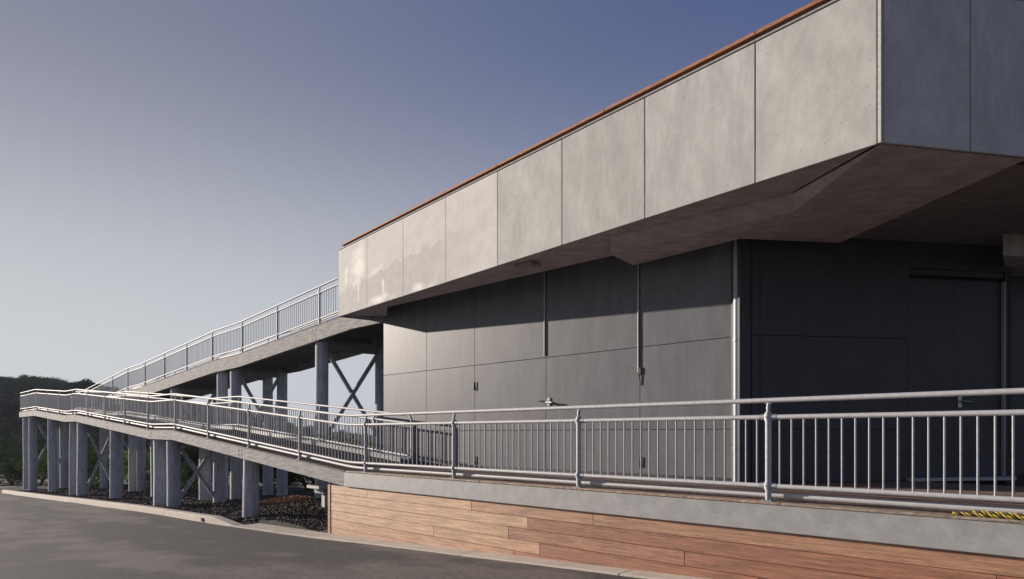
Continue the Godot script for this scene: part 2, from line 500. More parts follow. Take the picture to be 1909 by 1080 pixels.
# ---------------------------------------------------------------- building
func build_building() -> void:
	var b := thing("building", "grey building with overhanging concrete parapet and charcoal clad wall of tall doors", "building", Vector3(-8, E - .665, -9), FD)
	var st := mb()
	# --- terrace slab and parapet core
	prism(st, [[-3.5, 15.05], [3.3, 6.5], [8.6, 7.5], [10.5, 16], [1.5, 22], [-2.9, 15.6]], [2.95, 2.95, 2.95, 2.95, 2.95, 2.95], 3.08)
	part(st, "terrace_slab", M.ceiling, b, WORLD)
	var cuts := [14.42, 13.0, 11.48, 9.99, 8.51, 7.02, 5.53, 4.03, 2.80]
	var lf := 6.44
	for i in 8:
		st = mb()
		var lo := Vector3(-cuts[i] + .007, 2.636 + E, -lf - .03)
		var hi := Vector3(-cuts[i + 1] - .007, 4.106 + E, -lf)
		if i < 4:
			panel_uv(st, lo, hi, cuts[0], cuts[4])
			part(st, "parapet_panel", M.painted_sun, b, FF)
		else:
			bx(st, lo, hi, .004)
			part(st, "parapet_panel", [M.concrete, M.concrete_b, M.concrete_c][i % 3], b, FF)
	st = mb()
	bx(st, Vector3(-14.41, 2.65 + E, -lf - .22), Vector3(-2.79, 4.09 + E, -lf - .036))
	part(st, "parapet_core", M.gap, b, FF)
	st = mb()
	bx(st, Vector3(-2.792, 2.636 + E, -lf - .03), Vector3(-2.762, 4.106 + E, -lf + .006), .003)
	part(st, "corner_trim", M.white, b, FF)
	st = mb()                                         # end of the parapet facing the ramp
	bx(st, Vector3(-14.45, 2.636 + E, -lf - .9), Vector3(-14.425, 4.106 + E, -lf), .004)
	part(st, "parapet_end", M.concrete_c, b, FF)
	# return of the parapet, in shade
	var rc := [.018, .95, 2.15, 3.35, 4.6, 5.9]
	for i in 5:
		st = mb()
		bx(st, Vector3(rc[i] + .006, 2.636 + E, -.03), Vector3(rc[i + 1] - .006, 4.106 + E, 0), .004)
		part(st, "parapet_panel", [M.concrete_b, M.concrete, M.concrete_c][i % 3], b, FR)
	st = mb()
	bx(st, Vector3(.06, 2.65 + E, -.2), Vector3(5.9, 4.09 + E, -.036))
	part(st, "parapet_core", M.gap, b, FR)
	# coping: dark flashing, shadow gap, timber cap in lengths
	st = mb()
	bx(st, Vector3(-14.42, 4.124 + E, -lf - .20), Vector3(-2.78, 4.148 + E, -lf - .004), .003)
	part(st, "flashing", M.flash, b, FF)
	st = mb()
	bx(st, Vector3(-14.2, 4.149 + E, -lf - .19), Vector3(-2.80, 4.180 + E, -lf - .05))
	part(st, "cap_packer", M.gap, b, FF)
	st = mb()
	bx(st, Vector3(-14.40, 4.107 + E, -lf - .19), Vector3(-2.80, 4.123 + E, -lf - .02))
	part(st, "shadow_gap", M.gap, b, FF)
	var cc := [14.22, 11.5, 8.5, 6.2, 4.02, 2.77]
	for i in 5:
		st = mb()
		bx(st, Vector3(-cc[i] + .003, 4.181 + E, -lf - .24), Vector3(-cc[i + 1] - .003, 4.222 + E, -lf + .015), .004)
		part(st, "timber_cap", M.cap, b, FF)
	st = mb()
	bx(st, Vector3(0, 4.108 + E, -.2), Vector3(5.9, 4.15 + E, -.012), .003)
	part(st, "flashing", M.flash, b, FR)
	# --- soffits
	st = mb()
	prism(st, [[-3.83, 15.24], [3.315, 6.21], [3.05, 7.5], [2.125, 9.444], [-2.59, 14.16], [-2.79, 15.24]], [2.640, 2.640, 2.640, 2.640, 2.640, 2.640], 2.949)
	part(st, "soffit", M.soffit, b, WORLD)
	var w := func(x: float, z: float, y: float) -> Vector3: return Vector3(x, y + E, -z)
	var a1: Vector3 = w.call(1.31, 9.106, 2.637)
	var a2: Vector3 = w.call(3.08, 7.457, 2.637)
	var c0: Vector3 = w.call(3.345, 6.195, 2.634)
	var c1: Vector3 = w.call(4.93, 6.53, 2.634)
	var lows := [w.call(1.376, 9.55, 2.52), w.call(3.19, 7.73, 2.52), w.call(4.31, 8.986, 2.52), w.call(2.94, 8.79, 2.52), w.call(1.803, 10.18, 2.52)]
	st = mb()
	quad(st, a1, a2, lows[1], lows[0], Vector3(-.3, -1, .3))
	for k in [[1, 2, 3], [1, 3, 4], [1, 4, 0]]: tri(st, lows[k[0]], lows[k[1]], lows[k[2]], Vector3.DOWN)
	tri(st, a1, lows[0], lows[4], Vector3(-1, 0, -1))
	tri(st, a1, lows[4], lows[4] + Vector3(0, .2, 0), Vector3(-1, 0, -1))
	quad(st, lows[3], lows[4], lows[4] + Vector3(0, .2, 0), lows[3] + Vector3(0, .2, 0), Vector3(0, 0, -1))
	quad(st, lows[2], lows[3], lows[3] + Vector3(0, .2, 0), lows[2] + Vector3(0, .2, 0), Vector3(0, 0, -1))
	part(st, "soffit_bulkhead", M.soffit, b, WORLD)
	st = mb()
	tri(st, a2, c0, lows[1], Vector3(-.3, -1, .2))
	quad(st, c0, c1, lows[2], lows[1], Vector3.DOWN)
	quad(st, c1, lows[2], lows[2] + Vector3(0, .2, 0), c1 + Vector3(0, .1, 0), Vector3.RIGHT)
	part(st, "soffit_slope", M.soffit, b, WORLD)
	st = mb()
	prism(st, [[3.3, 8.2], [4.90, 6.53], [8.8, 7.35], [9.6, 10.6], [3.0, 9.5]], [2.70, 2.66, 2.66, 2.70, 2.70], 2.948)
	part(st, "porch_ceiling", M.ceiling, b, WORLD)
	st = mb()
	prism(st, [[6.59, 9.16], [8.9, 9.4], [9.1, 10.5], [7.45, 10.3]], [2.40, 2.40, 2.40, 2.40], 2.69)
	part(st, "porch_beam", M.soffit, b, WORLD)
	# --- main wall: cladding sheets between the door joints
	var xs := [13.1, 11.5, 9.96, 8.08, 6.12, 4.56]
	var ys := [-.655, .07, 1.33, 2.96]
	var wl := 8.656
	st = mb()
	bx(st, Vector3(-13.09, -2.6 + E, -wl - .30), Vector3(-4.5, 2.94 + E, -wl - .022))
	part(st, "wall_core", M.gap, b, FD)
	for i in 5:
		for j in 3:
			st = mb()
			bx(st, Vector3(-xs[i] + .004, ys[j] + .004 + E, -wl - .02), Vector3(-xs[i + 1] - .004, ys[j + 1] - .004 + E, -wl), .002)
			part(st, "wall_panel", [M.wall, M.wall_b][(i + j) % 2], b, FD)
	st = mb()
	bx(st, Vector3(-13.1, -2.6 + E, -wl - .02), Vector3(-11.95, -.659 + E, -wl), .002)
	part(st, "wall_panel", M.wall, b, FD)
	st = mb()                                          # base flashing
	bx(st, Vector3(-11.94, -.66 + E, -wl + .001), Vector3(-4.6, -.60 + E, -wl + .012), .002)
	part(st, "base_flashing", M.trim, b, FD)
	# drop bolts with their guides, handle, hinges
	for a in [[8.08, 1.36, 2.9, 0], [6.12, .95, 2.9, 1]]:
		st = mb()
		tube(st, [Vector3(-a[0] - .02, a[1] + E, -wl + .014), Vector3(-a[0] - .02, a[2] + E, -wl + .014)], .013, 10)
		var rod := part(st, "drop_bolt", M.galv, b, FD)
		for q in 4:
			st = mb()
			var yy := lerpf(a[1] + .05, a[2] - .1, q / 3.0)
			bx(st, Vector3(-a[0] - .045, yy - .012 + E, -wl + .001), Vector3(-a[0] + .005, yy + .012 + E, -wl + .02), .003)
			part(st, "bolt_guide", M.trim, rod, FD)
		if a[3] == 1:
			st = mb()
			bx(st, Vector3(-a[0] - .03, a[1] - .04 + E, -wl + .001), Vector3(-a[0] + .035, a[1] + .07 + E, -wl + .025), .005)
			tube(st, [Vector3(-a[0], a[1] - .04 + E, -wl + .02), Vector3(-a[0] + .01, a[1] - .2 + E, -wl + .012)], .009, 8)
			part(st, "bolt_lock", M.black, rod, FD)
	for a in [[9.96, .93], [9.96, -.50], [6.12, -.42]]:
		st = mb()
		tube(st, [Vector3(-a[0], a[1] - .08 + E, -wl + .02), Vector3(-a[0], a[1] + .08 + E, -wl + .012)], .013, 10)
		bx(st, Vector3(-a[0], a[1] - .07 + E, -wl + .001), Vector3(-a[0] + .07, a[1] + .07 + E, -wl + .012), .002)
		part(st, "hinge", M.black, b, FD)
	st = mb()
	bx(st, Vector3(-8.05, .49 + E, -wl + .001), Vector3(-7.97, .63 + E, -wl + .018), .004)
	tube(st, [Vector3(-8.01, .56 + E, -wl + .01), Vector3(-8.01, .56 + E, -wl + .07), Vector3(-8.16, .575 + E, -wl + .085)], .016, 10)
	tube(st, [Vector3(-8.01, .55 + E, -wl + .07), Vector3(-7.86, .54 + E, -wl + .085)], .022, 10)
	part(st, "door_handle", M.steel, b, FD)
	# --- corner column and downpipe
	st = mb()
	tube(st, [Vector3(-4.50, -.66 + E, -wl + .055), Vector3(-4.50, 2.5 + E, -wl + .055), Vector3(-4.48, 2.93 + E, -wl - .02)], .05, 18)
	var dp := part(st, "downpipe", M.galv_dull, b, FD)
	for yy in [-.2, 1.25, 2.2]:
		st = mb()
		tube(st, [Vector3(-4.50, yy + E, -wl + .055), Vector3(-4.50, yy + .03 + E, -wl + .055)], .056, 18)
		part(st, "pipe_bracket", M.galv_dull, dp, FD)
	st = mb()
	bx(st, Vector3(-.12, -.66 + E, -.3), Vector3(.045, 2.93 + E, -.02), .006)
	part(st, "corner_post", M.dark, b, FW)
	# --- shaded wall with the double door
	st = mb()
	bx(st, Vector3(.0, -2.2 + E, -.4), Vector3(2.40, 2.94 + E, -.03))
	bx(st, Vector3(2.40, 2.32 + E, -.4), Vector3(4.02, 2.94 + E, -.03))
	bx(st, Vector3(2.40, -2.2 + E, -.4), Vector3(4.02, 2.94 + E, -.16))
	bx(st, Vector3(4.02, -2.2 + E, -1.4), Vector3(6.4, 2.94 + E, -1.0))
	bx(st, Vector3(4.02, -2.2 + E, -1.4), Vector3(4.10, 2.94 + E, -.03))
	part(st, "wall_core", M.gap, b, FW)
	var yw := [-.655, .07, 1.33, 2.94]
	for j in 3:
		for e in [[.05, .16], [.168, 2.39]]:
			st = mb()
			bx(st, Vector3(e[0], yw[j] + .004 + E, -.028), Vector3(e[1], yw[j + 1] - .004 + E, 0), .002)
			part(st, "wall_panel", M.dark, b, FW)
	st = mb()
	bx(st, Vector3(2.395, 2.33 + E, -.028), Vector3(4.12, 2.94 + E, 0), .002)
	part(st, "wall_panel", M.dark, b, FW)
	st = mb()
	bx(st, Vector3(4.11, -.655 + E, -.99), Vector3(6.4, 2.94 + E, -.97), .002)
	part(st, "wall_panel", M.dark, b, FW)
	st = mb()
	bx(st, Vector3(2.402, -.6 + E, -.15), Vector3(2.44, 2.32 + E, -.01), .004)
	bx(st, Vector3(3.98, -.6 + E, -.15), Vector3(4.018, 2.32 + E, -.01), .004)
	bx(st, Vector3(2.441, 2.24 + E, -.15), Vector3(3.979, 2.318 + E, -.04), .004)
	var fr := part(st, "door_frame", M.black, b, FW)
	st = mb()
	bx(st, Vector3(3.962, -.6 + E, -.06), Vector3(3.978, 2.19 + E, -.006))
	part(st, "frame_edge", M.galv_dull, fr, FW)
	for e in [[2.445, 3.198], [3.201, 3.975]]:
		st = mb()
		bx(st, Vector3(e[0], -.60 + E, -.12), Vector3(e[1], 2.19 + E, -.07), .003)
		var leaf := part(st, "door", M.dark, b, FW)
		if e[0] > 3:
			st = mb()
			bx(st, Vector3(3.25, .38 + E, -.069), Vector3(3.31, .56 + E, -.055), .004)
			tube(st, [Vector3(3.28, .47 + E, -.06), Vector3(3.28, .47 + E, -.01), Vector3(3.42, .46 + E, 0)], .012, 10)
			part(st, "door_handle", M.steel, leaf, FW)
	st = mb()
	bx(st, Vector3(2.36, -.655 + E, -.1), Vector3(4.06, -.605 + E, .10), .006)
	part(st, "door_sill", M.galv_dull, b, FW)

# A parapet panel whose face carries the concrete map of the four end panels, sun reflections painted in.
func panel_uv(st: SurfaceTool, lo: Vector3, hi: Vector3, sa: float, sb: float) -> void:
	var q := [Vector3(lo.x, lo.y, hi.z), Vector3(hi.x, lo.y, hi.z), Vector3(hi.x, hi.y, hi.z), Vector3(lo.x, hi.y, hi.z)]
	for id in [0, 2, 1, 0, 3, 2]:
		var v: Vector3 = q[id]
		st.set_normal(Vector3(0, 0, 1))
		st.set_uv(Vector2((v.x + sa) / (sa - sb), 1.0 - (v.y - lo.y) / (hi.y - lo.y)))
		st.add_vertex(v)
	st.set_uv(Vector2(.9, .2))
	var z := Vector3(0, 0, lo.z - hi.z)
	var mid: Vector3 = (lo + hi) / 2
	for k in 4:
		var a: Vector3 = q[k]
		var c: Vector3 = q[(k + 1) % 4]
		quad(st, a, c, c + z, a + z, (a + c) / 2 - mid)
	quad(st, q[0] + z, q[1] + z, q[2] + z, q[3] + z, Vector3(0, 0, -1))

func painted_sun_material() -> StandardMaterial3D:
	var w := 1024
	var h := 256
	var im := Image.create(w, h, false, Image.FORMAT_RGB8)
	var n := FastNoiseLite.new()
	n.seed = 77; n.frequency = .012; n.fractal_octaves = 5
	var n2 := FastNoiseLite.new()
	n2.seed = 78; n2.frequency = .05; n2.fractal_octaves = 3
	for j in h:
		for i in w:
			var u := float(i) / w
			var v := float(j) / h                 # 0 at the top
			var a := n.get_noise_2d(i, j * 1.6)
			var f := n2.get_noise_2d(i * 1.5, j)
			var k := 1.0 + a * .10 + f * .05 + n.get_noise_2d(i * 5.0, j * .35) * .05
			# darker lower part below an uneven line that rises to the right
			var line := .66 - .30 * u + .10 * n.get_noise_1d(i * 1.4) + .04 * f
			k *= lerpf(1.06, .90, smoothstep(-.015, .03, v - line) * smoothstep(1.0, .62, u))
			# sun reflections painted pale into the colour: one run down the first panel, patches along the foot of the next two
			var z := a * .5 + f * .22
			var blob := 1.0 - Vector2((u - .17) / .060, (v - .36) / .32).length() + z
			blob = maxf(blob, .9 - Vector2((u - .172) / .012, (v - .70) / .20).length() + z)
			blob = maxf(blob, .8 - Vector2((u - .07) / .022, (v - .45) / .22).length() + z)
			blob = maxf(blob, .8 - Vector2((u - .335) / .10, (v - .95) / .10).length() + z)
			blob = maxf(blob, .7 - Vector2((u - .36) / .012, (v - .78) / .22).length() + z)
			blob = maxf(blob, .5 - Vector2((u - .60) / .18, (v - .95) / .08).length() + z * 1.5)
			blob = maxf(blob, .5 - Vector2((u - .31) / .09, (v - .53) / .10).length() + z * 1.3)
			var sun_patch := smoothstep(-.2, .85, blob)
			var c := Color(.535 * k, .522 * k, .50 * k).lerp(Color(.84, .82, .77), sun_patch * .9)
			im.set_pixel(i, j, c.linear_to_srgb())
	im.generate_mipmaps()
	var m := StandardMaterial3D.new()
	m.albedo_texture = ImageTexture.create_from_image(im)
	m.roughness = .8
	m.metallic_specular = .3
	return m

# ---------------------------------------------------------------- deck
func build_deck() -> void:
	var d := thing("deck", "raised timber deck with grey edge beam and reddish plank skirt beside the asphalt", "deck", Vector3(-4, g(4), -6.5), FD)
	var st := mb()
	var a := -5.0
	for b in [-1.2, 11.0]:
		st = mb()
		bx(st, Vector3(-b + .002, -.945 + E, -6.56), Vector3(-a - .002, -.686 + E, -EDGE + .03), .006)
		part(st, "edge_beam", M.beam, d, FD)
		a = b
	# deck boards run along the edge
	var row := 0
	var l := 6.415
	while l < 10.6:
		var s := -5.0 - rng.randf() * 1.5
		var last := 10.95 if l < 8.35 else 12.9
		while s < last - .01:
			var s1 := minf(s + rng.randf_range(2.4, 4.8), last)
			if last - s1 < .6: s1 = last
			st = mb()
			bx(st, Vector3(-s1 + .002, -.685 + E + rng.randf() * .003, -l - .132), Vector3(-s - .002, -.662 + E + rng.randf() * .004, -l + rng.randf() * .006 * (1 if row == 0 else 0)), .004)
			part(st, "deck_board", M["board%d" % (rng.randi_range(0, 3) if row > 0 else 4 + rng.randi_range(0, 1))], d, FD)
			s = s1
		row += 1
		l += .138
	st = mb()
	for k in 9: bx(st, Vector3(-10.9 + k * 1.9, -.88 + E, -10.4), Vector3(-10.85 + k * 1.9, -.69 + E, -6.57))
	part(st, "joist", M.under, d, FD)
	# plank skirt, rows parallel to the deck, foot running into the apron
	var y1 := -.950
	for r in 8:
		var y0 := y1 - .158
		var s := -6.0 - rng.randf() * 2.5
		while s < 11.55:
			var s1 := minf(s + rng.randf_range(2.2, 5.2), 11.56)
			if 11.56 - s1 < .8: s1 = 11.56
			if y1 + E > g(s) or y1 + E > g(s1):
				st = mb()
				var out := rng.randf_range(0, .004)
				bx(st, Vector3(-s1 + .0015, y0 + .002 + E, -6.505), Vector3(-s - .001, y1 - .002 + E, -6.478 + out), .004)
				var tone := clampf((1.0 - ((s + s1) / 2 - 1.5) / 10.0) * 6.5 + rng.randf_range(-1.6, 2.2), 0, 8)
				part(st, "skirt_plank", M["plank%d" % int(tone)], d, FD)
			s = s1
		y1 = y0
	st = mb()
	bx(st, Vector3(-11.66, -2.2 + E, -6.6), Vector3(-11.565, -.948 + E, -6.465), .006)
	part(st, "end_post", M.plank4, d, FD)
	st = mb()
	bx(st, Vector3(-11.64, -2.3 + E, -8.63), Vector3(-11.60, -.95 + E, -6.61))
	bx(st, Vector3(-11.6, -2.2 + E, -6.54), Vector3(5, -.96 + E, -6.51))
	part(st, "skirt_backing", M.under, d, FD)

# ---------------------------------------------------------------- balustrades
var baluster_mesh: Mesh
var post_mesh: Mesh
var collar_mesh: Mesh
var bracket_mesh: Mesh
var plate_mesh: Mesh

func rail_meshes() -> void:
	var st := mb()
	tube(st, [Vector3(0, .165, 0), Vector3(0, .825, 0)], .0095, 8)
	baluster_mesh = st.commit()
	st = mb()
	tube(st, [Vector3(0, .01, 0), Vector3(0, .865, 0), Vector3(0, .885, 0), Vector3(0, .895, 0)], [.030, .030, .026, .012], 14)
	post_mesh = st.commit()
	st = mb()                                         # ball joint clamped round the post with a socket each way
	var prof := []
	var rr := []
	for k in 7:
		var t := (k - 3) / 3.0
		prof.append(Vector3(0, t * .042, 0)); rr.append(.030 + .012 * sqrt(1.0 - t * t * .98))
	tube(st, prof, rr, 14)
	tube(st, [Vector3(-.085, 0, 0), Vector3(-.06, 0, 0), Vector3(.06, 0, 0), Vector3(.085, 0, 0)], [.027, .030, .030, .027], 12)
	tube(st, [Vector3(0, 0, .03), Vector3(0, 0, .052)], .010, 8)
	collar_mesh = st.commit()
	st = mb()
	tube(st, [Vector3(0, .885, 0), Vector3(0, .925, 0), Vector3(0, .945, -.004), Vector3(0, .975, -.004)], [.014, .022, .019, .013], 12)
	tube(st, [Vector3(-.03, .972, -.004), Vector3(.03, .972, -.004)], .012, 8)
	bracket_mesh = st.commit()
	st = mb()
	bx(st, Vector3(-.06, 0, -.055), Vector3(.06, .012, .055), .003)
	for e in [[-.04, .035], [.04, .035], [-.04, -.035], [.04, -.035]]:
		tube(st, [Vector3(e[0], .012, e[1]), Vector3(e[0], .026, e[1])], .008, 6)
	plate_mesh = st.commit()

func rail_path(profile: Array, s0: float, s1: float, l: float, up: float) -> Array:
	var pts := []
	var ss := [s0]
	for p in profile:
		for o in [-.25, 0, .25]:
			var s: float = p[0] + o
			if s > s0 + .02 and s < s1 - .02: ss.append(s)
	ss.append(s1)
	ss.sort()
	for s in ss:
		var y := lut(profile, s)
		y = (lut(profile, s - .25) + lut(profile, s + .25) + 2 * y) / 4
		pts.append(Vector3(-s, y + E + up, -l))
	return pts

func balustrade(label: String, group: String, profile: Array, l: float, s0: float, s1: float, posts: Array, looped := false, joined := false) -> Node3D:
	var o := thing("balustrade", label, "balustrade", Vector3(-(s0 + s1) / 2, lut(profile, (s0 + s1) / 2) + E, -l), FD, group)
	var st := mb()
	var n := 12
	var path := rail_path(profile, s0, s1, l, .998)
	if looped:                                        # the handrail returns down to the kerb rail
		var y := lut(profile, s0) + E
		var loop := [Vector3(-s0, y + .07, -l)]
		for k in 5:
			var a := PI / 2 * k / 4.0
			loop.append(Vector3(-s0 + .14 * cos(0) * sin(a), y + .07 + .12 * (1 - cos(a)) , -l) if k == 0 else Vector3(-s0 + .14 * sin(a), y + .07 + .12 * (1 - cos(a)), -l))
		for k in 5:
			var a := PI / 2 * k / 4.0
			loop.append(Vector3(-s0 + .14 * cos(a), y + .858 + .14 * sin(a), -l))
		path = loop + path.slice(1)
	tube(st, path, .0245, n)
	part(st, "handrail", M.galv, o, FD)
	st = mb(); tube(st, rail_path(profile, s0, s1, l, .833), .0235, n); part(st, "top_rail", M.galv, o, FD)
	st = mb(); tube(st, rail_path(profile, s0, s1, l, .158), .0235, n); part(st, "bottom_rail", M.galv, o, FD)
	st = mb(); tube(st, rail_path(profile, s0, s1, l + .10, .062), .028, n); part(st, "kerb_rail", M.galv, o, FD)
	for s in posts:
		var f := FD * Transform3D(Basis.IDENTITY, Vector3(-s, lut(profile, s) + E, -l))
		var p := put(post_mesh, "post", M.galv_dull, o, f)
		for yy in [.158, .833]:
			put(collar_mesh, "collar", M.fitting, p, f * Transform3D(Basis.IDENTITY, Vector3(0, yy, 0)))
		put(bracket_mesh, "rail_bracket", M.fitting, p, f)
		put(plate_mesh, "base_plate", M.fitting, p, f)
	var all := mb()
	var marks := posts.duplicate()
	if s0 < posts[0] - .3: marks.push_front(posts[0] - 2.43)
	if s1 > posts[-1] + .3: marks.append(posts[-1] + 2.43)
	for i in range(marks.size() - 1):
		for k in range(1, 21):
			var s: float = lerpf(marks[i], marks[i + 1], k / 21.0)
			if s < s0 + .04 or s > s1 - .04: continue
			var f := Transform3D(Basis.IDENTITY, Vector3(-s, lut(profile, s) + E, -l))
			if joined: all.append_from(baluster_mesh, 0, f)
			else: put(baluster_mesh, "baluster", M.galv_dull, o, FD * f)
	if joined: tag(part(all, "balusters", M.galv_dull, o, FD), "", "", "", "stuff")
	return o

# ---------------------------------------------------------------- ramps
func pile(parent: Node, s: float, l: float, top: float, r: float, k: int) -> void:
	var st := mb()
	var y0 := g(s) - .15
	var n := 16
	var rings := 9
	var lean := Vector2(rng.randf_range(-.02, .02), rng.randf_range(-.02, .02))
	var ph := rng.randf() * TAU
	var pts := []
	for i in rings:
		var t := i / float(rings - 1)
		var y := lerpf(y0, top, t)
		var c := Vector3(-s + lean.x * (1 - t) + .008 * sin(t * 5 + ph), y, -l + lean.y * (1 - t) + .008 * cos(t * 4 + ph))
		var ring := []
		for q in n:
			var a := TAU * q / n
			var rad := r * (1.03 - .06 * t) * (1 + .02 * sin(a * 3 + ph + t) + .012 * sin(a * 7 + ph * 2))
			ring.append(c + Vector3(cos(a) * rad, 0, sin(a) * rad))
		pts.append(ring)
	for i in range(rings - 1):
		for q in n:
			var q2 := (q + 1) % n
			var v := [pts[i][q], pts[i][q2], pts[i + 1][q2], pts[i + 1][q]]
			var aa := TAU * q / n
			var ab := TAU * q2 / n
			var w := [Vector3(cos(aa), 0, sin(aa)), Vector3(cos(ab), 0, sin(ab)), Vector3(cos(ab), 0, sin(ab)), Vector3(cos(aa), 0, sin(aa))]
			for id in [0, 1, 2, 0, 2, 3] if (v[1] - v[0]).cross(v[2] - v[0]).dot(w[0]) < 0 else [0, 2, 1, 0, 3, 2]:
				st.set_normal(w[id]); st.add_vertex(v[id])
	for q in range(1, n - 1): tri(st, pts[rings - 1][0], pts[rings - 1][q], pts[rings - 1][q + 1], Vector3.UP)
	part(st, "pile", [M.pile, M.pile_b][k % 2], parent, FD)

func ramp(label: String, profile: Array, s0: float, s1: float, l0: float, l1: float, deep: float, bents: Array, lp0: float, lp1: float, r: float) -> void:
	var o := thing("ramp", label, "ramp", Vector3(-(s0 + s1) / 2, g((s0 + s1) / 2), -(l0 + l1) / 2), FD)
	var k := 0
	var cuts := [s0]
	for b in bents:
		if b[0] > cuts[-1] + 2.0 and b[0] < s1 - 1.0: cuts.append(b[0])
	cuts.append(s1)
	for i in range(cuts.size() - 1):
		for e in [[l0 - .03, l0 + .07], [l1 - .07, l1 + .03]]:
			var st := mb()
			sweep(st, profile, cuts[i] + .002, cuts[i + 1] - .002, e[0], e[1], -deep - .028, -.026)
			part(st, "edge_beam", M.ramp_beam, o, FD)
	if profile == LOWER:                               # kerb board along the back of the walkway
		for q in 12:
			var st := mb()
			sweep(st, profile, 11.75 + q * 2.43, 11.74 + (q + 1) * 2.43, 8.16, 8.20, .02, .13)
			part(st, "kerb_board", M.white, o, FD)
	# bolts through the near beam above each pile
	var bolts := mb()
	for b in bents:
		for e in [-.09, .09]:
			for yy in [-.09, -deep + .05]:
				var p := Vector3(-b[0] + e, lut(profile, b[0]) + E + yy, -l0 + .03)
				tube(bolts, [p, p + Vector3(0, 0, .014)], .016, 6)
	part(bolts, "beam_bolts", M.fitting, o, FD)
	# cross boards with open joints; too narrow to tell apart along most of the ramp
	var bd := mb()
	var s := s0
	while s < s1 - .1:
		var y := lut(profile, s + .07) + E
		bx(bd, Vector3(-s - .136, y - .024, -l1 - .035), Vector3(-s, y + rng.randf() * .003, -l0 + .035))
		s += .142
	tag(part(bd, "deck_boards", M.ramp_deck, o, FD), "", "", "", "stuff")
	s = s0 + .6
	while s < s1:
		var st := mb()
		var y := lut(profile, s) + E - .03
		bx(st, Vector3(-s - .045, y - deep * .62, -l1 + .07), Vector3(-s, y, -l0 - .071))
		part(st, "joist", M.under, o, FD)
		s += .92
	for b in bents:
		var top: float = lut(profile, b[0]) + E - deep - .02
		if b[1] & 1: pile(o, b[0], lp0, top, r, k)
		var far: float = b[2] if b.size() > 2 else lp1
		if b[1] & 2: pile(o, b[0], far, top, r, k + 1)
		k += 1
		if b[1] & 4:                                   # header beam
			var st := mb()
			bx(st, Vector3(-b[0] - .09, top + .018 - .20, -l1 + .08), Vector3(-b[0] + .09, top + .016, -l0 - .08))
			part(st, "header", M.under, o, FD)
		if b[1] & 8:                                   # crossed braces bolted to both piles
			var lo: float = g(b[0]) + .25 if top - g(b[0]) < 3.2 else top - 2.45
			var hi: float = top - .16
			for e in [[lo, hi, 1], [hi, lo, -1]]:
				var st := mb()
				var x: float = -b[0] + .028 * e[2]
				bar(st, Vector3(x, e[0], -lp0 - r * .7), Vector3(x, e[1], -far + r * .7), .05, .105, Vector3.UP)
				part(st, "brace", M.brace, o, FD)

# ---------------------------------------------------------------- planting
func leaf(st: SurfaceTool, p: Vector3, n: Vector3, size: float, c: Color) -> void:
	var a := n.cross(Vector3(.3, .9, .2)).normalized()
	var b := n.cross(a).normalized()
	var tip := p + a * size
	var tail := p - a * size
	var l1 := p + b * size * .45 + n * size * .15
	var l2 := p - b * size * .45 + n * size * .15
	st.set_color(c)
	st.set_normal(n)
	for v in [tail, l1, tip, tail, tip, l2]: st.add_vertex(v)

# Leaves spread through a bumpy crown of several lobes.
func crown(st: SurfaceTool, c: Vector3, r: Vector3, leaves: int, size: float, tone: Color, lobes := 9) -> void:
	var ls := []
	for i in lobes:
		var d := Vector3(rng.randf_range(-1, 1), rng.randf_range(-.6, 1), rng.randf_range(-1, 1)).normalized() * rng.randf_range(.35, .75)
		ls.append([d * r, rng.randf_range(.28, .5), rng.randf_range(.7, 1.35)])
	for i in leaves:
		var q: Array = ls[rng.randi() % ls.size()]
		var d := Vector3(rng.randfn(), rng.randfn(), rng.randfn()).normalized()
		var p: Vector3 = c + q[0] + d * r * q[1] * pow(rng.randf(), .33)
		var n := (d + Vector3(rng.randfn(), rng.randfn(), rng.randfn()) * .6).normalized()
		var v: float = q[2] * rng.randf_range(.6, 1.3)
		leaf(st, p, n, size * rng.randf_range(.6, 1.3), Color(tone.r * v, tone.g * v, tone.b * v))

func shrub(label: String, x: float, z: float, r: Vector3, tone: Color, leaves := 2600, group := "") -> void:
	var y := terrain(x, z)
	var s := s_of(x, z)
	if s > 11 and s < 46 and l_of(x, z) < 14: y = bed(s, l_of(x, z))
	var o := thing("shrub", label, "shrub", Vector3(x, y, -z), WORLD, group)
	var st := mb()
	for k in 5:
		var a := rng.randf() * TAU
		tube(st, [Vector3(x, y - .05, -z), Vector3(x + cos(a) * r.x * .2, y + r.y * .5, -z + sin(a) * r.z * .2), Vector3(x + cos(a) * r.x * .5, y + r.y * 1.1, -z + sin(a) * r.z * .5)], [.05, .035, .015], 6)
	part(st, "stem", M.bark, o, WORLD)
	st = mb()
	crown(st, Vector3(x, y + r.y * .92, -z), r, leaves, .085, tone, 12)
	part(st, "foliage", M.leaf, o, WORLD)

